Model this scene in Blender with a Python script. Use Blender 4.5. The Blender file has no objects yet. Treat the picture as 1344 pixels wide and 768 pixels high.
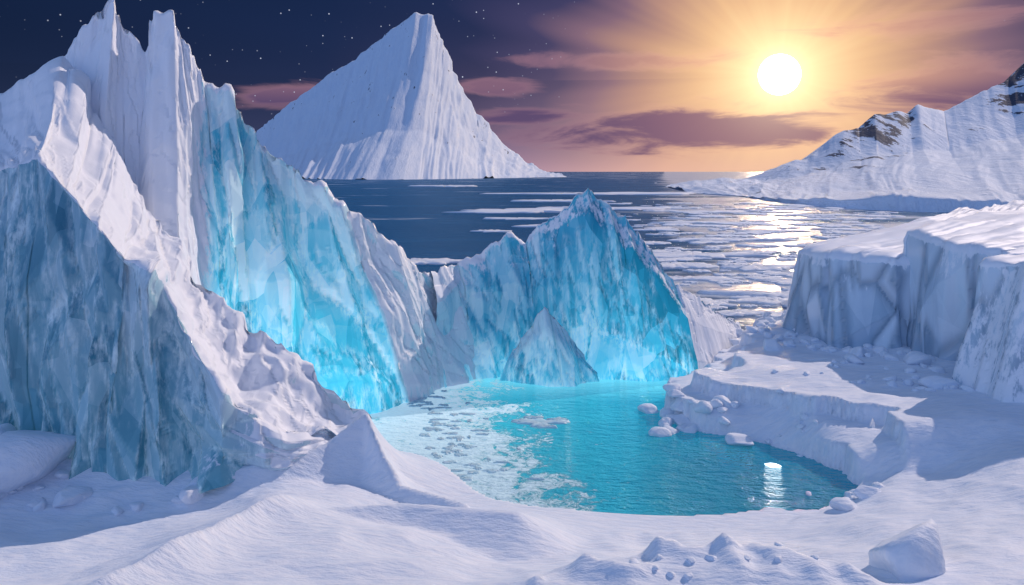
import bpy, math, random
import numpy as np
from mathutils import Vector
random.seed(4); RNG=np.random.RandomState(7)
scn=bpy.context.scene
# ---------------------------------------------------------------- noise
def _h(ix,iy,iz,seed):
    n=(ix.astype(np.int64)*374761393+iy.astype(np.int64)*668265263+iz.astype(np.int64)*2147483647+seed*974634777)&0xffffffff
    n=((n^(n>>13))*1274126177)&0xffffffff
    n=((n^(n>>16))*2246822519)&0xffffffff
    n=n^(n>>15)
    return (n&0xffffff)/float(0xffffff)
def vn(x,y,z,seed=0):
    x=np.asarray(x,float);y=np.asarray(y,float)+0*x;z=np.asarray(z,float)+0*x
    ix,iy,iz=np.floor(x),np.floor(y),np.floor(z)
    fx,fy,fz=x-ix,y-iy,z-iz
    fx=fx*fx*(3-2*fx);fy=fy*fy*(3-2*fy);fz=fz*fz*(3-2*fz)
    r=0
    for a in (0,1):
        for b in (0,1):
            for c in (0,1):
                r=r+_h(ix+a,iy+b,iz+c,seed)*(fx if a else 1-fx)*(fy if b else 1-fy)*(fz if c else 1-fz)
    return r*2-1
def fbm(x,y,z,o=4,seed=0):
    r=0;a=1.;f=1.;t=0
    for i in range(o):
        r=r+a*vn(x*f,y*f,z*f,seed+i*17);t+=a;a*=.5;f*=2.03
    return r/t
def ridged(x,y,z,o=3,seed=0):
    r=0;a=1.;f=1.;t=0
    for i in range(o):
        r=r+a*(1-2*np.abs(vn(x*f,y*f,z*f,seed+i*13)));t+=a;a*=.5;f*=2.1
    return r/t
def sst(a,b,x):
    t=np.clip((x-a)/(b-a),0,1);return t*t*(3-2*t)
def facets(U,V,su,sv,seed):
    """continuous piecewise-planar crystal relief in (U,V) metres; returns height, facet tone, arris (edge) strength"""
    r=np.random.RandomState(seed)
    u0,u1,v0,v1=U.min()-su,U.max()+su,V.min()-sv,V.max()+sv
    nu=max(2,int((u1-u0)/su));nv=max(2,int((v1-v0)/sv))
    best=np.full(U.shape,1e9);sec=np.full(U.shape,1e9);idv=np.zeros(U.shape);arr=np.zeros(U.shape)
    for i in range(nu):
        for j in range(nv):
            cu=u0+(i+r.rand())*(u1-u0)/nu;cv=v0+(j+r.rand())*(v1-v0)/nv
            a=r.uniform(-.5,.5);ca,sa=math.cos(a),math.sin(a)
            w1=r.uniform(.5,1.3);w2=r.uniform(.3,.8);h=r.uniform(0,.8);k1=r.uniform(-.6,.6);k2=r.uniform(-.3,.3)
            du=(U-cu)/su;dv=(V-cv)/sv
            p=du*ca+dv*sa;q=-du*sa+dv*ca
            d=h+np.abs(p)*w1+k1*p+np.abs(q)*w2+k2*q
            m=d<best
            sec=np.where(m,best,np.minimum(sec,d));best=np.where(m,d,best)
            idv=np.where(m,(r.rand()*.45+(p>0)*.38+(q>0)*.17),idv)
            arr=np.where(m,np.abs(p)*su,arr)
    edge=np.maximum(np.exp(-((sec-best)*su/.4)**2),np.exp(-(arr/.28)**2))
    return best,np.clip(idv,0,1),edge
# ---------------------------------------------------------------- mesh
def new_obj(name,verts,faces,mat,smooth=True,attr=None,parent=None):
    me=bpy.data.meshes.new(name);me.from_pydata(np.asarray(verts).tolist(),[],[tuple(f) for f in (faces.tolist() if hasattr(faces,'tolist') else faces)]);me.update()
    ob=bpy.data.objects.new(name,me);scn.collection.objects.link(ob)
    me.materials.append(mat)
    if smooth: me.polygons.foreach_set('use_smooth',[True]*len(me.polygons))
    if attr is not None:
        ca=me.color_attributes.new('ice','FLOAT_COLOR','POINT')
        ca.data.foreach_set('color',np.asarray(attr,dtype=np.float32).ravel())
    if parent: ob.parent=parent
    return ob
def gridfaces(nu,nv):
    i=np.arange(nu-1)[:,None];j=np.arange(nv-1)[None,:]
    a=(i*nv+j).ravel()
    return np.stack([a,a+nv,a+nv+1,a+1],1)
def loft_data(rows,segs,step,flute=.4,ff=.6,facet=.8,fs=(4,8),seed=1,rough=.12,jag=.5,jagrow=None,fluteV=.03,facet_snow=.25,nscale=1.0,f2=.3,small=.42,scallop=0.):
    rows=[np.array(r,float) for r in rows]
    ref=rows[jagrow if jagrow is not None else len(rows)//2]
    L=np.r_[0,np.cumsum(np.linalg.norm(np.diff(ref[:,:3],axis=0),axis=1))]
    nu=int(L[-1]/step)+1
    us=np.linspace(0,L[-1],nu);us=np.unique(np.r_[us,L]);nu=len(us)
    R=[np.stack([np.interp(us,L,r[:,k]) for k in range(5)],1) for r in rows]
    if jagrow is not None:
        j=(ridged(us*.35/nscale,0*us,0*us,3,seed)*.8+vn(us*1.3/nscale,0*us,0*us,seed+3)*.35)*jag
        R[jagrow][:,2]+=j
    out=[]
    for a in range(len(R)-1):
        n=segs[a]
        for k in range(n):
            t=k/n;out.append(R[a]*(1-t)+R[a+1]*t)
    out.append(R[-1])
    G=np.stack(out,1)
    P=G[:,:,:3].copy()
    dv=np.linalg.norm(np.diff(P,axis=1),axis=2).mean(0);V=np.r_[0,np.cumsum(dv)][None,:]+0*us[:,None]
    U=us[:,None]+0*V
    tu=np.gradient(P,axis=0);tv=np.gradient(P,axis=1)
    N=np.cross(tu,tv);N/=(np.linalg.norm(N,axis=2)[:,:,None]+1e-9)
    for _ in range(3):
        N[1:-1]=(N[:-2]+N[1:-1]*2+N[2:])/4
        N[:,1:-1]=(N[:,:-2]+N[:,1:-1]*2+N[:,2:])/4
    if N[:,:,2].mean()<0:N=-N
    snow=G[:,:,3]
    F,idv,e1=facets(U,V,fs[0],fs[1],seed)
    F2,id2,e2=facets(U+V*.3,V,fs[0]*small,fs[1]*small*.85,seed+5)
    wob=vn(U*.1/nscale,V*.05/nscale,0*U,seed+8)*1.2
    fl=ridged(U*ff+wob,V*fluteV,0*U,3,seed+21)
    fa=facet*(facet_snow*snow+(1-snow))
    D=-(F-F.mean())*fa-(F2-F2.mean())*fa*f2
    D+=fl*flute*(.08+.92*snow)
    D+=fbm(P[:,:,0]*.35/nscale,P[:,:,1]*.35/nscale,P[:,:,2]*.25/nscale,3,seed+31)*rough*3*(.15+.85*snow)
    if scallop: # wind-scooped cups and ledges in the snow
        q=vn(P[:,:,0]*.3,P[:,:,1]*.3,P[:,:,2]*.42,seed+51)+.45*vn(P[:,:,0]*.8,P[:,:,1]*.8,P[:,:,2]*1.0,seed+52)
        D+=-np.abs(q)*scallop*snow*sst(30,14,P[:,:,2])
    P+=N*D[:,:,None]
    A=np.stack([snow,G[:,:,4],np.clip(idv*.6+id2*.4,0,1),np.clip(e1*.9+e2*.5,0,1)],2)
    return P,A
def loft(name,mat,*a,**k):
    P,A=loft_data(*a,**k)
    nu,nv=P.shape[:2]
    return new_obj(name,P.reshape(-1,3),gridfaces(nu,nv),mat,True,A.reshape(-1,4))
# ---------------------------------------------------------------- node helper
class NB:
    def __init__(s,nt):s.nt=nt;s.n=nt.nodes;s.l=nt.links
    def put(s,sock,v):
        if v is None:return
        if isinstance(v,bpy.types.NodeSocket):s.l.new(v,sock)
        else:sock.default_value=v
    def m(s,op,a,b=None,c=None,clamp=False):
        n=s.n.new('ShaderNodeMath');n.operation=op;n.use_clamp=clamp
        s.put(n.inputs[0],a);s.put(n.inputs[1],b);s.put(n.inputs[2],c);return n.outputs[0]
    def ss(s,v,a,b,lo=0.,hi=1.):
        n=s.n.new('ShaderNodeMapRange');n.interpolation_type='SMOOTHSTEP'
        s.put(n.inputs[0],v);s.put(n.inputs[1],a);s.put(n.inputs[2],b);s.put(n.inputs[3],lo);s.put(n.inputs[4],hi);return n.outputs[0]
    def mix(s,f,a,b,mode='MIX'):
        n=s.n.new('ShaderNodeMix');n.data_type='RGBA';n.blend_type=mode
        s.put(n.inputs[0],f)
        for k,v in ((6,a),(7,b)):
            if isinstance(v,tuple) and len(v)==3:v=v+(1,)
            s.put(n.inputs[k],v)
        return n.outputs[2]
    def vec(s,x,y,z):
        n=s.n.new('ShaderNodeCombineXYZ');s.put(n.inputs[0],x);s.put(n.inputs[1],y);s.put(n.inputs[2],z);return n.outputs[0]
    def noise(s,v,scale,detail=4,rough=.5,dist=0.):
        n=s.n.new('ShaderNodeTexNoise');s.put(n.inputs['Vector'],v);n.inputs['Scale'].default_value=scale
        n.inputs['Detail'].default_value=detail;n.inputs['Roughness'].default_value=rough;n.inputs['Distortion'].default_value=dist
        return n.outputs[0]
    def mapv(s,v,scale=(1,1,1),rot=(0,0,0)):
        n=s.n.new('ShaderNodeMapping');s.put(n.inputs[0],v);n.inputs['Scale'].default_value=scale;n.inputs['Rotation'].default_value=rot;return n.outputs[0]
    def ramp(s,f,stops):
        n=s.n.new('ShaderNodeValToRGB');s.put(n.inputs[0],f);e=n.color_ramp.elements
        while len(e)<len(stops):e.new(.5)
        for i,(p,c) in enumerate(stops):e[i].position=p;e[i].color=tuple(c)+(1,)
        return n.outputs[0]
    def bump(s,h,st,dist,nrm=None):
        n=s.n.new('ShaderNodeBump');s.put(n.inputs['Height'],h);n.inputs['Strength'].default_value=st;n.inputs['Distance'].default_value=dist
        if nrm is not None:s.l.new(nrm,n.inputs['Normal'])
        return n.outputs[0]
    def sep(s,v):
        n=s.n.new('ShaderNodeSeparateXYZ');s.l.new(v,n.inputs[0]);return n.outputs
def mat_new(name):
    m=bpy.data.materials.new(name);m.use_nodes=True;nb=NB(m.node_tree)
    p=m.node_tree.nodes['Principled BSDF'];return m,nb,p
def pos(nb):
    return nb.n.new('ShaderNodeNewGeometry').outputs['Position']
SNOW=(.83,.86,.93)
def make_snow():
    m,nb,p=mat_new('snow');P=pos(nb)
    n3=nb.noise(nb.mapv(P,(.7,2.4,1),(0,0,.5)),.9,4,.6);n2=nb.noise(P,7,2,.6)
    nb.put(p.inputs['Base Color'],nb.mix(nb.ss(n3,.3,.7),(.72,.79,.90),SNOW));p.inputs['Roughness'].default_value=.6
    p.inputs['Specular IOR Level'].default_value=.3
    b=nb.bump(n3,.6,.34);b=nb.bump(n2,.3,.05,b);nb.put(p.inputs['Normal'],b)
    return m
RAMPS={'blue':[(0,(.62,.82,.90)),(.24,(.32,.66,.80)),(.48,(.07,.50,.68)),(.75,(.012,.28,.44)),(1,(.004,.10,.19))],
 'firn':[(0,(.64,.75,.86)),(.5,(.36,.50,.63)),(1,(.12,.22,.34))],  # bluer tones put the cliff's blue shade into the colour
 'grey':[(0,(.52,.68,.77)),(.28,(.30,.50,.61)),(.5,(.13,.34,.46)),(.75,(.04,.18,.28)),(1,(.012,.07,.12))]}  # greyer, darker tones for the near cliff
def make_ice(name='glacier_ice',glow=.35,kind='blue'):
    m,nb,p=mat_new(name);P=pos(nb)
    at=nb.n.new('ShaderNodeAttribute');at.attribute_name='ice'
    sp=nb.n.new('ShaderNodeSeparateColor');nb.l.new(at.outputs['Color'],sp.inputs[0])
    snow,dep,fac=sp.outputs[0],sp.outputs[1],sp.outputs[2];edge=at.outputs['Alpha']
    g=nb.n.new('ShaderNodeNewGeometry');nz=nb.sep(g.outputs['Normal'])[2]
    nA=nb.noise(nb.mapv(P,(1,1,.5)),.16,3,.55)
    nS=nb.noise(nb.mapv(P,(1.8,1.8,.45),(.12,.1,0)),.9,5,.7)
    sm=nb.m('ADD',snow,nb.m('MULTIPLY',nb.m('SUBTRACT',nS,.5),.9))
    sm=nb.m('ADD',sm,nb.m('MULTIPLY',nb.m('SUBTRACT',nz,.3),1.0))
    mask=nb.ss(sm,.42,.60)
    v1=nb.n.new('ShaderNodeTexVoronoi');nb.l.new(nb.mapv(P,(1,1,.45),(.5,.35,.2)),v1.inputs['Vector']);v1.inputs['Scale'].default_value=.26
    cs=nb.sep(v1.outputs['Color'])
    v2=nb.n.new('ShaderNodeTexVoronoi');nb.l.new(nb.mapv(P,(1,1,.5),(-.6,.4,.9)),v2.inputs['Vector']);v2.inputs['Scale'].default_value=.6
    cs2=nb.sep(v2.outputs['Color'])
    dd=nb.m('ADD',dep,nb.m('MULTIPLY',nb.m('SUBTRACT',fac,.5),1.0))  # facet tone in the colour stands in for directional shading of the planes
    dd=nb.m('ADD',dd,nb.m('MULTIPLY',nb.m('SUBTRACT',cs[0],.5),.34))
    dd=nb.m('ADD',dd,nb.m('MULTIPLY',nb.m('SUBTRACT',cs2[0],.5),.18))
    dd=nb.m('ADD',dd,nb.m('MULTIPLY',nb.m('SUBTRACT',nA,.5),.35))
    dd=nb.m('ADD',dd,nb.m('MULTIPLY',nb.m('SUBTRACT',nS,.5),-.08),None,True)
    ice=nb.ramp(dd,RAMPS[kind])
    if kind=='firn':
        ice=nb.mix(nb.m('MULTIPLY',edge,.6),ice,(.10,.18,.28))  # darkened edges paint crevice shade into the colour
    else:
        ice=nb.mix(nb.m('MULTIPLY',edge,nb.ss(nS,.40,.68,0.,.85)),ice,(.75,.92,.97))  # pale edge lines: white veins doubling as painted rim light
    nb.put(p.inputs['Base Color'],nb.mix(mask,ice,SNOW))
    nb.put(p.inputs['Roughness'],nb.m('ADD',nb.m('MULTIPLY',mask,.48),.09))
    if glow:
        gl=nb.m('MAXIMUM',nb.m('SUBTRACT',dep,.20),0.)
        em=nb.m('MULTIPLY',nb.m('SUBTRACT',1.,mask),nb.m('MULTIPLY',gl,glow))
        nb.put(p.inputs['Emission Color'],nb.mix(.3,ice,(.03,.50,.66)));nb.put(p.inputs['Emission Strength'],em)  # emission imitates light scattered inside the ice
    b=nb.bump(nS,.16,.2);b=nb.bump(fac,.6,.7,b)
    nb.put(p.inputs['Normal'],b)
    return m
def make_mountain():
    m,nb,p=mat_new('mountain_snow_and_rock');P=pos(nb)
    at=nb.n.new('ShaderNodeAttribute');at.attribute_name='ice'
    sp=nb.n.new('ShaderNodeSeparateColor');nb.l.new(at.outputs['Color'],sp.inputs[0])
    rock=nb.m('SUBTRACT',1.,sp.outputs[0])
    n=nb.noise(nb.mapv(P,(1,.22,.4),(0,.5,.4)),.034,7,.72)
    mask=nb.ss(nb.m('ADD',rock,nb.m('MULTIPLY',nb.m('SUBTRACT',n,.5),4.2)),.70,.78)
    rc=nb.mix(n,(.008,.013,.03),(.06,.08,.14))
    nb.put(p.inputs['Base Color'],nb.mix(mask,nb.mix(n,(.58,.70,.88),SNOW),rc));p.inputs['Roughness'].default_value=.75
    b=nb.bump(n,.8,9.);nb.put(p.inputs['Normal'],b)
    return m
def make_sea():
    m,nb,p=mat_new('sea_water');P=pos(nb);nb.n.remove(p)
    w=nb.noise(nb.mapv(P,(.3,1,1)),.16,6,.66);w2=nb.noise(nb.mapv(P,(.5,1,1),(0,0,.3)),1.1,2,.6)
    pk=nb.noise(nb.mapv(P,(.4,1,1)),.014,7,.7)
    s=nb.sep(P)
    far=nb.ss(s[1],900.,4000.,0.,.09)
    off=nb.m('SUBTRACT',s[0],nb.m('MULTIPLY',s[1],.2))
    side=nb.ss(off,-45.,40.,-.11,.10)
    ic=nb.ss(nb.m('ADD',pk,nb.m('ADD',far,side)),.49,.60)
    bm=nb.bump(w,1.,3.5);bm=nb.bump(w2,.6,.3,bm)
    body=nb.n.new('ShaderNodeBsdfDiffuse');nb.put(body.inputs[0],nb.mix(pk,(.008,.075,.18),(.022,.14,.30)));nb.l.new(bm,body.inputs['Normal'])
    gl=nb.n.new('ShaderNodeBsdfGlossy');gl.inputs[0].default_value=(.62,.78,1,1);gl.inputs['Roughness'].default_value=.22;nb.l.new(bm,gl.inputs['Normal'])
    fr=nb.n.new('ShaderNodeFresnel');fr.inputs[0].default_value=1.33;nb.l.new(bm,fr.inputs['Normal'])
    mx=nb.n.new('ShaderNodeMixShader');nb.put(mx.inputs[0],nb.m('MINIMUM',fr.outputs[0],.32));nb.l.new(body.outputs[0],mx.inputs[1]);nb.l.new(gl.outputs[0],mx.inputs[2])
    icb=nb.n.new('ShaderNodeBsdfPrincipled');nb.put(icb.inputs['Base Color'],nb.mix(w,(.48,.60,.72),(.84,.87,.92)));icb.inputs['Roughness'].default_value=.3;nb.l.new(bm,icb.inputs['Normal'])
    m2=nb.n.new('ShaderNodeMixShader');nb.put(m2.inputs[0],nb.m('MULTIPLY',ic,.85));nb.l.new(mx.outputs[0],m2.inputs[1]);nb.l.new(icb.outputs[0],m2.inputs[2])
    nb.l.new(m2.outputs[0],nb.n['Material Output'].inputs[0])
    return m
def make_lagoon():
    m,nb,p=mat_new('lagoon_water');P=pos(nb)
    s=nb.sep(P);X,Y=s[0],s[1]
    big=nb.noise(P,.16,4,.6,1.2);fine=nb.noise(P,1.0,5,.7,1.)
    shore=nb.m('ADD',X,nb.m('MULTIPLY',nb.m('SUBTRACT',96.,Y),-.22))
    a=nb.ss(shore,-14.,12.,.72,-.26)
    sl=nb.m('ADD',a,nb.m('ADD',nb.m('MULTIPLY',nb.m('SUBTRACT',big,.5),1.5),nb.m('MULTIPLY',nb.m('SUBTRACT',fine,.5),1.5)))
    slush=nb.ss(sl,.12,.5)
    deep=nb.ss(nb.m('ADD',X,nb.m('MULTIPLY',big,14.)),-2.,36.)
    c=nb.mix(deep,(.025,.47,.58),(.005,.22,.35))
    c=nb.mix(nb.m('MULTIPLY',nb.ss(Y,98.,111.),.8),c,(.22,.82,.90))  # glow at the iceberg's foot painted into the water colour
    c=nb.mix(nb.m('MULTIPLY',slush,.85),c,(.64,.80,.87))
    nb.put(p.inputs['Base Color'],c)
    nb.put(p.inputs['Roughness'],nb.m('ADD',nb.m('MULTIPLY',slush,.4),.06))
    nb.put(p.inputs['Emission Color'],c);nb.put(p.inputs['Emission Strength'],nb.ss(Y,66.,112.,.14,.55))  # emission added so the pool looks luminous, stronger at the far edge
    w=nb.noise(nb.mapv(P,(.45,1,1),(0,0,.15)),1.1,4,.65)
    b=nb.bump(w,1.,.8);b=nb.bump(slush,.7,.25,b);nb.put(p.inputs['Normal'],b)
    return m
M_snow=make_snow();M_ice=make_ice('glacier_ice',1.7);M_grey=make_ice('grey_ice',.3,'grey');M_cliff=make_ice('shelf_ice',0,'firn');M_mtn=make_mountain();M_sea=make_sea();M_lag=make_lagoon()

# ---------------------------------------------------------------- west iceberg: main ridge
K=[(-110,95,36),(-61.8,92,38.7),(-56.9,93,42.4),(-54.1,93,44.4),(-51.3,93,48.6),(-48.5,93,51.6),(-47.2,93,47.5),(-44.8,93,44.6),
(-43.7,93,49.7),(-41.3,93,49.1),(-39.2,93,44.2),(-37.6,94,40.6),(-35,94,40.6),(-33.6,95,37.1),(-31.1,95,33.3),(-28.5,96,31.4),(-26.1,96,28.8),(-24,97,28),(-21.1,97,24.6),
(-20.7,97.1,24.5),(-18,99,23.4),(-15.5,102,20.1),(-12.9,106,15.9),(-10.5,110,15.4),(-6.5,114,14)]
B=[(-100,80,10),(-56,80,12),(-51,79,12),(-48.5,78,12),(-46,78,12),(-43.5,77,12),(-42,81,12),(-40.5,82,10),
(-37,79,10),(-34,79,10),(-33,83,8),(-32,86,4),(-31,84,0),(-30,86.5,-1),(-27.5,87,-1),(-25,89,-1),(-22,90.5,-1),(-18.5,94,-1),(-13.2,98.2,-1),
(-12.8,98.6,-1),(-11.3,101.5,-1),(-10,104,-1),(-8.2,106.5,-1),(-6.2,109,-1),(-3,112,-1)]
def sd_left(i,row):
    if i<=8:return [(1,0),(1,0),(1,.1)][row]
    if i<=10:return [(1,0),(.95,.1),(.8,.3)][row]
    if i<=17:
        t=(i-11)/6
        return [(.5-.15*t,.08+.15*t),(.0,.36+.08*t),(0,.85)][row]
    if i==18:return [(.2,.2),(.0,.42),(0,.7)][row]
    return [(1,0),(.95,.05),(.8,.2)][row]
r0,r1,r2,r3,r4=[],[],[],[],[]
for i,(k,b) in enumerate(zip(K,B)):
    k=np.array(k,float);b=np.array(b,float)
    lean=.62 if i<11 else .45
    mid=b+(k-b)*np.array([lean,lean,.5])
    up=b+(k-b)*np.array([.82,.82,.76])
    r0.append(tuple(b)+sd_left(i,2));r1.append(tuple(mid)+sd_left(i,1))
    s=sd_left(i,0);s1=sd_left(i,1)
    r2.append(tuple(up)+((s[0]+s1[0])/2,(s[1]+s1[1])/2))
    r3.append(tuple(k)+s);r4.append((k[0]-3 if i<18 else k[0]+5,k[1]+(22 if i<18 else 14),-2,.8,.3))
P1,A1=loft_data([r0,r1,r2,r3,r4],[48,30,24,20],.33,flute=.38,ff=.42,facet=3.6,fs=(6.5,13),seed=3,jag=.9,jagrow=3,facet_snow=.35,rough=.1,f2=.35)
foot=[(-90,58,-1),(-47.5,70.5,0),(-43,69.5,0),(-35.5,65,1),(-30.5,66.8,1.5),(-25.2,66,3),(-20,68,3.2),(-13.2,73,1.5)]
edge=[(-92,64,32),(-48.4,72,30.2),(-43.5,70,31.4),(-34.3,66.5,23.5),(-31,67.8,20),(-25.2,66.8,10.7),(-20.1,69,6.9),(-14.2,74,6.1)]
crest=[(-110,86,38),(-60,88,38.2),(-53.2,90,43.2),(-42.6,85,29.5),(-34.6,81,21.2),(-27.8,77.5,15.2),(-21.8,77,11.5),(-14.4,77,5.6)]
q0=[f+(.0,.5) for f in foot]
q1=[tuple(np.array(f)*.5+np.array(e)*.5+np.array([0,-.4,0]))+(.0,.36) for f,e in zip(foot,edge)]
q2=[(e[0],e[1]-.35,e[2]-.5,.12,.15) for e in edge]
for q in (q0,q1,q2):
    q[6]=q[6][:3]+(1,0);q[7]=q[7][:3]+(1,0)
q3=[e+(1,0) for e in edge]
q4=[tuple(np.array(e)*.5+np.array(c)*.5+np.array([0,0,-1.8]))+(1,0) for e,c in zip(edge,crest)]
q5=[c+(1,0) for c in crest]
q6=[(c[0]+1,c[1]+5,max(c[2]-22,-2),.5,.5) for c in crest]
P2,A2=loft_data([q0,q1,q2,q3,q4,q5,q6],[40,36,2,32,32,12],.32,flute=.2,ff=.35,facet=4.0,fs=(7.5,15),seed=14,jag=.7,jagrow=5,facet_snow=.45,rough=.15,f2=.35,scallop=1.0)
def join(name,parts,mats):
    vs=[];fs=[];at=[];mi=[];o=0
    for k,(P,A) in enumerate(parts):
        nu,nv=P.shape[:2];vs.append(P.reshape(-1,3));at.append(A.reshape(-1,4));f=gridfaces(nu,nv);fs.append(f+o);mi+=[k]*len(f);o+=nu*nv
    ob=new_obj(name,np.vstack(vs),np.vstack(fs),mats[0],True,np.vstack(at))
    for m in mats[1:]:ob.data.materials.append(m)
    ob.data.polygons.foreach_set('material_index',mi);return ob
join('iceberg',[(P1,A1),(P2,A2)],[M_ice,M_grey])
# ---------------------------------------------------------------- central iceberg
C=[((-11.5,108,15.2),(-9,105)),((-8.1,113,16.4),(-5,109.5)),((-3.6,114,18.4),(-1,110.5)),((-.7,114,20.3),(2,110.7)),((2.1,115,19.9),(4,111)),((5.5,115,23.0),(6.5,110)),
((8.4,115,25.1),(9,110)),((11.5,115,27.4),(12,109.5)),((13,115,25.5),(14,109.8)),((14.7,115,25.4),(16,110)),((16.1,115,22.8),(18,109)),((17.2,115,23.4),(19,109)),((18.7,115,21.0),(20.5,109)),
((20.5,114,19.2),(23,110)),((22.6,114,16.0),(25,109.5)),((24.6,114,12.6),(27.0,109.3)),((24.9,114.2,12.5),(27.4,109.6)),((29,118,10.3),(30.5,114)),((34,125,7),(36,124)),((42,135,1),(43,134.5))]
def sdc(i,r):
    if i==0:return [(.85,.05),(.7,.15),(.5,.4)][r]
    if i>=16:return [(1,0),(1,0),(1,0.1)][r]
    t=i/15
    return [(.5,.0+.22*t),(.08,.16+.4*t),(.0,.46+.32*t)][r]
c0,c1,c2,c3,c4=[],[],[],[],[]
for i,(k,b) in enumerate(C):
    k=np.array(k,float);b=np.array([b[0],b[1],-1.])
    mid=b+(k-b)*np.array([.4,.4,.45]);up=b+(k-b)*np.array([.7,.7,.8])
    c0.append(tuple(b)+sdc(i,2));c1.append(tuple(mid)+sdc(i,1));s,s1=sdc(i,0),sdc(i,1)
    c2.append(tuple(up)+((s[0]+s1[0])/2,(s[1]+s1[1])/2));c3.append(tuple(k)+s);c4.append((k[0],k[1]+14,-2,.8,.2))
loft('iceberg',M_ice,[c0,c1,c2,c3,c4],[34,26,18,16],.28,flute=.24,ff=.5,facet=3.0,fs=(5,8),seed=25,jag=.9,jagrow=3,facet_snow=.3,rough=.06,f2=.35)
pn=[[(-1.8,109.4,-.6),(1.5,107.6,-.6),(5,106,-.6),(9,106.4,-.6),(12.7,109,-.6)],[(-.8,109.6,2.5),(2.2,108.3,5),(4.8,107,7),(7.8,107.8,4.8),(11.5,109.5,1.8)],
[(0,110,4.2),(2.8,109,8),(4.6,108.3,10.8),(7,108.8,8),(10.5,110.2,3.5)],[(0,112,-1),(3,112,-1),(4.6,112,-1),(7,112,-1),(10,112,-1)]]
att=[(.0,.42),(.05,.28),(.3,.05),(.3,.1)]
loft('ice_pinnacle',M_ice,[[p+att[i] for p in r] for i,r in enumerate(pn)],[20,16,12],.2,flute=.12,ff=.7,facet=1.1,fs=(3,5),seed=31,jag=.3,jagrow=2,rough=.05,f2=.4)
# ---------------------------------------------------------------- far mountain
sil=[(-1600,4300,60),(-1330,4100,280),(-1240,4000,320),(-1050,4000,470),(-800,4000,645),(-610,4000,785),(-500,4000,850),(-462,4000,848),(-440,4000,858),(-425,4000,846),(-370,4000,690),(-290,4000,520),(-190,4000,330),(-50,4000,165),(120,4050,60),(290,4100,2)]
fb=[(-1500,4000,0),(-1300,3750,0),(-1150,3450,0),(-950,3180,0),(-780,3000,0),(-620,2850,0),(-500,2780,0),(-440,2760,0),(-400,2780,0),(-350,2820,0),(-290,2900,0),(-220,3000,0),(-130,3200,0),(-20,3400,0),(120,3700,0),(290,4000,0)]
m0,m1,m2,m3=[],[],[],[]
for a,b in zip(fb,sil):
    a=np.array(a,float);b=np.array(b,float)
    m0.append(tuple(a+np.array([0,0,-8]))+(1,0));m1.append(tuple(a+(b-a)*np.array([.40,.40,.24]))+(.98,0));m2.append(tuple(a+(b-a)*np.array([.72,.72,.58]))+(.90,0));m3.append(tuple(b)+(.82,0))
m4=[(b[0],b[1]+900,-20,.9,0) for b in sil]
loft('snow_mountain',M_mtn,[m0,m1,m2,m3,m4],[30,40,40,12],8.,flute=13,ff=.016,facet=55,fs=(170,600),seed=41,rough=2.5,jag=12,jagrow=3,fluteV=.0009,facet_snow=.5,nscale=60,f2=.35)
# ---------------------------------------------------------------- right coast mountains
rs=[(300,1500,2),(390,1500,14),(490,1500,18),(580,1500,58),(655,1500,104),(685,1500,114),(715,1500,140),(785,1500,143),(800,1500,155),(850,1500,144),(925,1500,182),(980,1500,206),(1010,1500,240),(1170,1500,330),(1500,1500,380)]
rb=[(245,1030,0),(268,900,0),(262,800,0),(257,690,0),(265,620,0),(278,590,0),(290,575,0),(305,560,0),(325,550,0),(345,540,0),(365,530,0),(390,520,0),(420,500,0),(520,470,0),(800,400,0)]
rk=[0,0,0,.25,.75,.85,.9,.75,.35,.15,.45,.9,.95,.8,.6]
w0,w1,w1b,w2,w3,w4=[],[],[],[],[],[]
for i,(a,b) in enumerate(zip(rb,rs)):
    a=np.array(a,float);b=np.array(b,float);hc=min(9,2+i*1.2)
    w0.append(tuple(a+np.array([0,0,-2]))+(1,0));w1.append(tuple(a+np.array([0,6,hc]))+(1,0))
    w1b.append(tuple(a+(b-a)*np.array([.25,.25,.0])+np.array([0,0,hc+2]))+(1,0))
    w2.append(tuple(a+(b-a)*np.array([.76,.76,.42]))+(1-rk[i]*.55,0));w3.append(tuple(b)+(1-rk[i],0));w4.append((b[0]+100,b[1]+700,-10,1,0))
loft('snow_mountain',M_mtn,[w0,w1,w1b,w2,w3,w4],[5,16,34,34,12],3.4,flute=3,ff=.03,facet=16,fs=(110,260),seed=53,rough=.6,jag=5,jagrow=4,fluteV=.003,facet_snow=.5,nscale=18,f2=.25)
# ---------------------------------------------------------------- ice shelf cliffs on the right
top=[(53,126,17),(47,121,17.5),(46.7,116,17.6),(50,111.5,17.4),(54.4,108,17.2),(57,109.6,17.5),(57.5,109.1,21.6),(57,103,20.8),(57.3,99,20.3),(60,95.5,20),(61.5,92.3,19.8),(55.5,89,19.4),(57,83,19.8),(67,77,19),(110,68,19)]
base=[(51,129,2),(44.5,123,2),(44.8,114.5,2),(48.6,109.6,2),(53.2,105.8,2),(55.2,107,2),(55.6,106.3,2),(54.6,102,2),(54.6,98,2),(58.,93.8,2),(60,91,2),(50.5,88.3,2),(51,80,2),(62,71,2),(108,62,2)]
bk=[(75,137,20),(74,133,19.5),(72,126,19),(72,122,19),(72,120,18.8),(76,126,19.5),(80,130,22),(84,122,22),(86,115,22),(88,108,21.5),(88,102,21.5),(86,98,21.5),(88,92,21.5),(92,85,21.5),(130,80,21)]
b2=[(120,190,23),(125,190,23),(130,190,24),(134,188,24),(138,186,24),(142,184,24),(146,180,25),(150,175,25),(155,168,26),(158,160,26),(160,150,26),(165,140,26),(170,130,26),(180,120,26),(230,110,26)]
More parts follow.
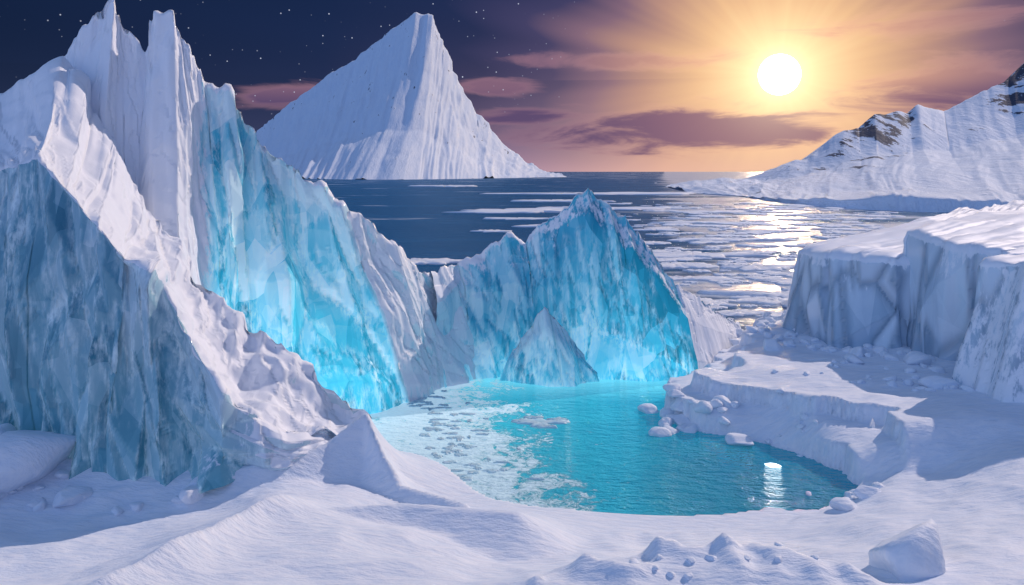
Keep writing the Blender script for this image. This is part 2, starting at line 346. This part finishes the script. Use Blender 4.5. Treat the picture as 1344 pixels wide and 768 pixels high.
z0=[b+(.15,.4) for b in base];z1=[tuple(np.array(b)*.45+np.array(t)*.55)+(.24,.22) for b,t in zip(base,top)]
z2=[(t[0]-.15,t[1]-.2,t[2]-.45,.6,.0) for t in top]
for i in (11,12,13,14):
    z0[i]=z0[i][:3]+(.7,.2);z1[i]=z1[i][:3]+(.5,.2)
z3=[t+(1,0) for t in top];z4=[b+(1,0) for b in bk];z5=[b+(1,0) for b in b2]
z6=[(b[0]+20,b[1]+50,-2,1,0) for b in b2]
loft('ice_cliff',M_cliff,[z0,z1,z2,z3,z4,z5,z6],[30,26,2,30,24,6],.3,flute=.5,ff=.32,facet=3.6,fs=(3.6,11),seed=62,jag=.4,jagrow=3,facet_snow=.3,rough=.08,fluteV=.02,f2=.4)
# ---------------------------------------------------------------- snow ground
shore=np.array([(-400,130),(-150,112),(-40,100),(-22,88),(-14.5,79.5),(-10.5,76),(-7.4,72.3),(-3.5,66.9),(1.2,64.3),(5.6,63.9),(12,63.6),(18.5,64.1),(22.7,65.2),(26.8,67.4),(30.6,69.8),(33.2,72.6),(33.4,75),
(31.5,79),(29.3,82.5),(25,86),(20.4,89.5),(18.7,94),(21,100),(26.5,107),(31,114),(40,131),(52,150),(70,178),(110,240),(200,360),(420,520),(3000,700),(3000,3000),(-3000,3000),(-3000,200)],float)
def sdist(X,Y):
    d=np.full(X.shape,1e9);ins=np.zeros(X.shape,bool);n=len(shore)
    for i in range(n):
        a=shore[i];b=shore[(i+1)%n];e=b-a
        t=np.clip(((X-a[0])*e[0]+(Y-a[1])*e[1])/(e@e),0,1)
        d=np.minimum(d,np.hypot(X-a[0]-t*e[0],Y-a[1]-t*e[1]))
        c=((a[1]>Y)!=(b[1]>Y))&(X<(b[0]-a[0])*(Y-a[1])/(b[1]-a[1]+1e-12)+a[0])
        ins^=c
    return np.where(ins,-d,d)
def segd(X,Y,pts):
    best=np.full(X.shape,1e9);z=np.zeros(X.shape)
    for a,b in zip(pts[:-1],pts[1:]):
        a=np.array(a,float);b=np.array(b,float);e=b[:2]-a[:2]
        t=np.clip(((X-a[0])*e[0]+(Y-a[1])*e[1])/(e@e),0,1)
        d=np.hypot(X-a[0]-t*e[0],Y-a[1]-t*e[1]);m=d<best
        best=np.where(m,d,best);z=np.where(m,a[2]+t*(b[2]-a[2]),z)
    return best,z
def ground_h(X,Y):
    d=sdist(X,Y)
    steep=sst(27,34,X+0*Y)*sst(70,75,Y)+sst(84,90,Y)*(X>10)
    steep=np.clip(steep,0,1)
    dj=d+(fbm(X*.3,Y*.3,0*X,3,5)*1.8+vn(X*1.1,Y*1.1,0*X,6)*.25)*steep+fbm(X*.8,Y*.8,0*X,2,9)*.35
    gentle=.45*sst(0,1.6,dj)+.235*np.clip(dj-.6,0,16)+.05*np.clip(dj-16,0,60)
    tier=2.7*sst(0,.35,dj)+.10*np.clip(dj-.4,0,3.4)+1.9*sst(4.2,4.6,dj+fbm(X*.2,Y*.2,0*X,2,77)*3.5)+.01*np.clip(dj-4,0,30)
    h=gentle*(1-steep)+tier*steep
    e=sst(38,50,X)*(1-steep);h=h*(1-e)+e*(4.2+.5*fbm(X*.06,Y*.06,0*X,2,3)+sst(66,45,Y)*1.8)
    h=np.where(dj<0,np.maximum(-3,dj*1.5),h)
    land=sst(.5,4,d)
    sw=fbm(X*.12,Y*.12,0*X,2,44)*2
    cx=-19.5-(54-Y)*.55+sw
    hol=sst(0,14,cx-X)*sst(70,62,Y+0*X)
    h-=hol*3.2
    h+=1.7*np.exp(-np.abs(X-cx-.5)/2.6)*sst(62,56,Y)*sst(40,46,Y)
    sas=ridged((X*.8+Y*.5)*.10,(Y*.9-X*.35)*.22,0*X,3,19)
    h+=land*(fbm(X*.09,Y*.09,0*X,3,15)*.9+sas*.36)
    wx=fbm(X*.15,Y*.15,0*X,2,33)*1.2
    for pts,w in (([(-12.9,72.3,7.3),(-17,70.5,5.0),(-22,67.8,4.2),(-27,66,3.6)],3.4),([(-12.9,72.3,7.3),(-11.7,69,4.6),(-9.5,66,2.9),(-4,62.5,2.8)],2.8),([(-18,58,4.2),(-9,60,3.9),(0,59,3.7)],5.)):
        sd,sz=segd(X+wx,Y,pts)
        r=sz*np.exp(-(sd/w)**1.05)
        h=np.maximum(h,np.where(d>-2.5,r,-9))
    for x,y,z,w in ((4.6,48,1.9,1.7),(9.5,49.5,2.2,2.1),(13.6,49,2.7,2.3),(17,48,2.0,2.2),(20.5,46.5,1.8,2.5),(1.6,46.5,1.1,1.4),(7,46.5,1.3,1.4),(29,58,.5,4)):
        q=np.hypot((X-x),(Y-y)*1.15)+fbm(X*.7,Y*.7,0*X,2,int(x*7)+90)*.7+np.abs(vn(X*.4,Y*.4,0*X,int(x*3)))*.8
        h+=z*np.exp(-(np.maximum(q,0)/w)**1.1)*.95
    return h
fx=np.arange(-62,78,.32);fy=np.arange(43,140,.3)
gx=np.r_[np.linspace(-900,-70,30),fx,np.linspace(85,1200,30)];gy=np.r_[np.linspace(-400,40,50),fy,np.linspace(145,900,40)]
X,Y=np.meshgrid(gx,gy,indexing='ij');Z=ground_h(X,Y)
new_obj('snow_ground',np.stack([X,Y,Z],2).reshape(-1,3),gridfaces(len(gx),len(gy)),M_snow)
# ---------------------------------------------------------------- water
def sheet(name,x0,x1,y0,y1,z,mat):
    return new_obj(name,[(x0,y0,z),(x1,y0,z),(x1,y1,z),(x0,y1,z)],[(0,1,2,3)],mat,False)
sheet('sea',-40000,40000,72,60000,0,M_sea)
lag=[(-24,86),(-17,78),(-9,70),(0,60),(26,60),(40,68),(40,84),(34,104),(31,112),(24,113),(0,113),(-12,106),(-22,98)]
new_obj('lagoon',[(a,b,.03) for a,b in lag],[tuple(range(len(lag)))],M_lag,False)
# ---------------------------------------------------------------- floes and rubble
def floe(cx,cy,rx,ry,h,seed):
    r=np.random.RandomState(seed);n=56;th=np.linspace(0,2*math.pi,n,endpoint=False)
    k=np.clip(1+fbm(np.cos(th)*1.5,np.sin(th)*1.5,0*th+seed*1.7,4,seed)*1.3,.25,2)
    v=[];f=[]
    rings=((1.0,-.3),(1.01,h*.4),(.95,h*.8),(.6,h),(.25,h*.9))
    for s,z in rings:
        for i in range(n):
            x=cx+math.cos(th[i])*rx*k[i]*s;y=cy+math.sin(th[i])*ry*k[i]*s
            v.append((x,y,z+(r.rand()-.4)*h*.9*(s<.99)))
    for a in range(len(rings)-1):
        for i in range(n):
            j=(i+1)%n;f.append((a*n+i,a*n+j,(a+1)*n+j,(a+1)*n+i))
    f.append(tuple((len(rings)-1)*n+i for i in range(n)))
    return v,f
V=[];F=[]
def addp(v,f):
    o=len(V);V.extend(v);F.extend([tuple(i+o for i in q) for q in f])
fl=[(64,270,17,9,.9),(48,212,13,4,.5),(88,205,16,4,.5),(66,182,15,5,.8),(14,560,50,22,1.2),(60,600,60,20,1.4),(45,760,50,18,1.2),(-130,1500,50,40,2),(-30,250,10,5,.7),(-33,215,8,4,.6),(42,160,6,2.5,.4),(130,380,18,6,.6),(110,1000,110,40,1.5),(150,560,30,10,.8),(90,330,20,8,.8),(110,440,24,8,.8),(30,420,22,9,.8),(5,480,16,6,.6),(70,160,8,4,.6),(56,140,6,3,.5),(40,300,14,7,.8),(52,240,9,5,.7),(-10,380,10,5,.5),(75,235,10,5,.8)]
for i,a in enumerate(fl):addp(*floe(*a,seed=i+3))
r=np.random.RandomState(5)
for i in range(480):
    y=125+r.rand()**2*600;x=y*r.uniform(.13,.50)+r.uniform(-4,4);s=r.uniform(.3,1.)**2*2.9*(.5+y/220)
    if sdist(np.array([x]),np.array([y]))[0]>0:continue
    addp(*floe(x,y,s*1.4,s*.9,.25+s*.05,60+i))
new_obj('ice_floes',V,F,M_snow,True)
def rock(x,y,z,s,seed,sq=(1,1,.75),sub=3):
    import bmesh
    bm=bmesh.new();bmesh.ops.create_icosphere(bm,subdivisions=sub,radius=1)
    r=np.random.RandomState(seed);P=np.array([v.co[:] for v in bm.verts])
    pl=r.normal(size=(11,3));pl/=np.linalg.norm(pl,axis=1,keepdims=True);dd=r.uniform(.45,.8,11)
    sc=np.ones(len(P))
    for n,d in zip(pl,dd):
        k=P@n;sc=np.minimum(sc,np.where(k>1e-3,d/np.maximum(k,1e-3),9))
    P=P*sc[:,None];P*=1+.05*fbm(P[:,0]*3,P[:,1]*3,P[:,2]*3+seed,3,seed)[:,None]
    f=[tuple(v.index for v in q.verts) for q in bm.faces];bm.free()
    a=r.uniform(0,6.28);c,s_=math.cos(a),math.sin(a)
    P=P*np.array(sq)*s;P=np.stack([P[:,0]*c-P[:,1]*s_+x,P[:,0]*s_+P[:,1]*c+y,P[:,2]+z],1)
    return P.tolist(),f
def gz(x,y):return float(ground_h(np.array([[x]],float),np.array([[y]],float))[0,0])
for i,(x,y,s,sq) in enumerate([(36.5,107,1.9,(1.1,.9,.75)),(-42,67.5,4.2,(1.2,.9,.7)),(-47,69,3.2,(1,.9,.8)),(-37.5,64.5,1.6,(1.2,.9,.6)),(-44.5,63.5,2.1,(1.2,.9,.6)),(26.2,50.3,3.1,(1.2,.8,1.)),(-27,64.6,1.3,(1,.8,.7)),(20,91,1.9,(1.3,.9,.6)),(47,103.5,1.7,(1.1,.9,.7)),(51.5,96.5,1.9,(1,.9,.7)),(49,87.5,1.8,(1.2,.9,.7)),
 (25.,84,1.5,(1.2,.9,.6)),(28.7,65.6,1.3,(1.3,.8,.6)),(31.5,67.5,1.6,(1.3,.8,.55)),(44,98,1.4,(1.2,.9,.6))]):
    v,f=rock(x,y,max(gz(x,y),0)+s*.12,s,100+i,sq,4);new_obj('snow_boulder',v,f,M_snow,True)
V=[];F=[]
r=np.random.RandomState(9)
def scatter(n,cx,cy,rx,ry,s0,s1):
    for i in range(n):
        x=cx+r.normal()*rx;y=cy+r.normal()*ry;s=r.uniform(s0,s1)**1.0
        addp(*rock(x,y,max(gz(x,y),-.1)+s*.1,s,r.randint(1e6),(1.1,.9,.65)))
scatter(26,42,118,3.5,6,.4,1.3);scatter(16,47,107,2,3.5,.3,1.1);scatter(14,51,100,1.6,4,.3,1.2);scatter(12,47.5,88,2,2.5,.3,1.);scatter(24,41,134,6,8,.4,1.4)
scatter(18,22.5,88.5,3,1.3,.4,1.4);scatter(12,19.5,95,1.2,4,.4,1.4);scatter(8,30,83,1.5,1.5,.3,.8);scatter(16,-40,65,6,1.5,.3,1.)
scatter(8,31,69,2,.8,.3,.8);scatter(14,42,94,5,6,.2,.8);scatter(10,46,122,4,8,.5,1.6);scatter(14,14,47.5,6,1.,.15,.45)
new_obj('ice_rubble',V,F,M_snow,True)
V=[];F=[]
for dx,dy,a,b in ((0,0,2.6,1.1),(2.3,1.2,1.3,.6),(-2,.8,1.,.5),(1,-1.3,.9,.3),(-.5,2,1.2,.4)):addp(*floe(3.2+dx,90.5+dy,a,b,.22,int(404+dx*10)))
mb,nb,p=mat_new('wet_ice');nb.put(p.inputs['Base Color'],nb.mix(nb.noise(pos(nb),2.,4),(.35,.7,.8),(.8,.9,.95)));p.inputs['Roughness'].default_value=.3
for i in range(80):
    y=r.uniform(72,104);x=-13+(96-y)*.3+abs(r.normal())*4.5
    addp(*floe(x,y,r.uniform(.2,.9),r.uniform(.15,.5),.13,900+i))
new_obj('brash_ice',V,F,mb,True)
mg,nb,p=mat_new('painted_sparkle');p.inputs['Base Color'].default_value=(.9,.97,1,1);p.inputs['Emission Color'].default_value=(.85,.98,1,1);p.inputs['Emission Strength'].default_value=3.;nb.put(p.inputs['Roughness'],nb.noise(pos(nb),4))  # emissive material standing in for a sparkle of reflected light
v,f=rock(26.5,77.5,.02,.7,77,(1.3,.9,.32));new_obj('pool_sparkle_lump',v,f,mg,True)  # lump added as a painted light sparkle on the pool
# ---------------------------------------------------------------- sky
w=bpy.data.worlds.new('World');scn.world=w;w.use_nodes=True;nt=w.node_tree;nt.nodes.clear();nb=NB(nt)
try:
    w.cycles.sampling_method='MANUAL';w.cycles.sample_map_resolution=512
except Exception:pass
LAZ,LEL=math.radians(52),math.radians(36)
SD=Vector((.351,1,.127)).normalized()
tc=nb.n.new('ShaderNodeTexCoord').outputs['Generated']
sx=nb.n.new('ShaderNodeSeparateXYZ');nb.l.new(tc,sx.inputs[0]);x,y,z=sx.outputs
dt=nb.n.new('ShaderNodeVectorMath');dt.operation='DOT_PRODUCT';nb.l.new(tc,dt.inputs[0]);dt.inputs[1].default_value=SD
ang=nb.m('MULTIPLY',nb.m('ARCCOSINE',nb.m('MINIMUM',dt.outputs['Value'],.9999999)),57.2958)
az=nb.m('MULTIPLY',nb.m('ARCTAN2',x,y),57.2958);el=nb.m('MULTIPLY',nb.m('ARCSINE',z),57.2958)
ra=nb.m('ARCTAN2',nb.m('SUBTRACT',el,6.8),nb.m('SUBTRACT',az,19.3))
ray=nb.noise(nb.vec(nb.m('MULTIPLY',ra,3.),0.,0.),1.3,2,.6)
angr=nb.m('MULTIPLY',ang,nb.m('ADD',.62,nb.m('MULTIPLY',nb.m('SUBTRACT',1.,ray),.7)))
base=nb.ramp(nb.m('DIVIDE',angr,60.),[(0,(1.,.86,.50)),(.04,(.98,.69,.36)),(.09,(.84,.50,.27)),(.15,(.52,.29,.22)),(.21,(.22,.13,.19)),(.27,(.045,.046,.125)),(.36,(.010,.024,.082)),(1,(.004,.012,.040))])
hz=nb.m('POWER',2.718,nb.m('MULTIPLY',nb.m('ABSOLUTE',el),-.32))
hc=nb.ramp(nb.m('DIVIDE',ang,60.),[(0,(1.,.64,.40)),(.17,(.86,.50,.38)),(.33,(.50,.31,.42)),(.55,(.10,.10,.2)),(1,(.05,.07,.15))])
col=nb.mix(nb.m('MULTIPLY',hz,.85),base,hc)
cn=nb.noise(nb.vec(nb.m('MULTIPLY',az,.12),nb.m('MULTIPLY',el,.55),0.),1.,6,.6,.5)
den=None
for a,e,wd,hh in ((13,2.9,13,1.8),(8.5,8.2,9,.9),(31,5.6,9,1.7),(-1.3,6.3,4,.7),(-17,5.3,4,1.0),(1,4.1,5,.7),(27,9.8,8,.9)):
    q=nb.m('ADD',nb.m('POWER',nb.m('ABSOLUTE',nb.m('DIVIDE',nb.m('SUBTRACT',az,float(a)),float(wd))),2.),nb.m('POWER',nb.m('ABSOLUTE',nb.m('DIVIDE',nb.m('SUBTRACT',el,float(e)),float(hh))),2.))
    q=nb.m('POWER',2.718,nb.m('MULTIPLY',q,-.9))
    if a==8.5 or a==27:q=nb.m('MULTIPLY',q,.85)
    if a==13:q=nb.m('MULTIPLY',q,1.1)
    den=q if den is None else nb.m('MAXIMUM',den,q)
dn=nb.m('ADD',nb.m('MULTIPLY',den,1.15),nb.m('MULTIPLY',nb.m('SUBTRACT',cn,.5),2.1))
cm=nb.ss(dn,.36,.9)
prox=nb.ss(ang,3.,17.,1.,0.)
thin=nb.ss(el,4.6,6.5)
dark=nb.mix(prox,(.11,.07,.16),(.27,.13,.20))
dark=nb.mix(thin,dark,nb.mix(prox,(.24,.13,.20),(.80,.42,.28)))
ccol=nb.mix(nb.ss(dn,.42,1.),nb.mix(prox,(.38,.20,.26),(1.,.56,.34)),dark)
cm=nb.m('MULTIPLY',cm,nb.ss(el,.0,.8))
col=nb.mix(nb.m('MULTIPLY',cm,nb.m('MULTIPLY',.92,nb.ss(ang,60.,45.))),col,ccol)
sv=nb.n.new('ShaderNodeTexVoronoi');nb.l.new(tc,sv.inputs['Vector']);sv.inputs['Scale'].default_value=110
sc=nb.n.new('ShaderNodeSeparateColor');nb.l.new(sv.outputs['Color'],sc.inputs[0])
st=nb.m('MULTIPLY',nb.ss(sv.outputs['Distance'],.05,.12,1.,0.),nb.ss(sc.outputs[0],.2,1.))
st=nb.m('MULTIPLY',st,nb.m('MULTIPLY',nb.ss(ang,12.,22.),nb.ss(el,3.,7.)))
col=nb.mix(nb.m('MULTIPLY',st,.85),col,(.75,.8,1.))
# unseen rear sky shaped as fill: brighter to the south-west, dim to the south-east
back=nb.ss(ang,58.,120.)
side=nb.ss(x,-.8,.7)
col=nb.mix(back,col,nb.mix(side,(.27,.42,.78),(.06,.11,.29)))
disc=nb.ss(ang,1.25,1.45,1.,0.)
glow=nb.m('MULTIPLY',nb.m('POWER',2.718,nb.m('MULTIPLY',ang,-.5)),1.15)
gm=nb.mix(1.,col,nb.mix(glow,(0.,0.,0.),(1.,.76,.42)),'ADD')
dcol=nb.mix(disc,gm,(200.,140.,80.))
bg=nb.n.new('ShaderNodeBackground');nb.l.new(dcol,bg.inputs[0]);bg.inputs[1].default_value=1.
sky=nb.n.new('ShaderNodeTexSky');sky.sky_type='NISHITA';sky.sun_disc=False;sky.sun_elevation=LEL;sky.sun_rotation=LAZ
skc=nb.mix(nb.ss(z,.26,.6),(0.,0.,0.),sky.outputs[0])
bg2=nb.n.new('ShaderNodeBackground');nb.l.new(skc,bg2.inputs[0]);bg2.inputs[1].default_value=.045
ad=nb.n.new('ShaderNodeAddShader');nb.l.new(bg.outputs[0],ad.inputs[0]);nb.l.new(bg2.outputs[0],ad.inputs[1])
ou=nb.n.new('ShaderNodeOutputWorld');nb.l.new(ad.outputs[0],ou.inputs[0])
L=bpy.data.lights.new('sun','SUN');L.energy=2.6;L.color=(1,.82,.72);L.angle=math.radians(.5)
lo=bpy.data.objects.new('sun',L);scn.collection.objects.link(lo)
d=Vector((math.sin(LAZ)*math.cos(LEL),math.cos(LAZ)*math.cos(LEL),math.sin(LEL)))
lo.rotation_euler=d.to_track_quat('Z','Y').to_euler()
# ---------------------------------------------------------------- camera
cam=bpy.data.cameras.new('camera');co=bpy.data.objects.new('camera',cam);scn.collection.objects.link(co)
co.location=(0,0,30);co.rotation_euler=(math.radians(90),0,0);cam.sensor_width=36;cam.lens=36*1000/1344;cam.shift_y=-159/1344
cam.clip_end=100000;cam.clip_start=.5;scn.camera=co
scn.view_settings.view_transform='Standard';scn.view_settings.look='None';scn.view_settings.exposure=0
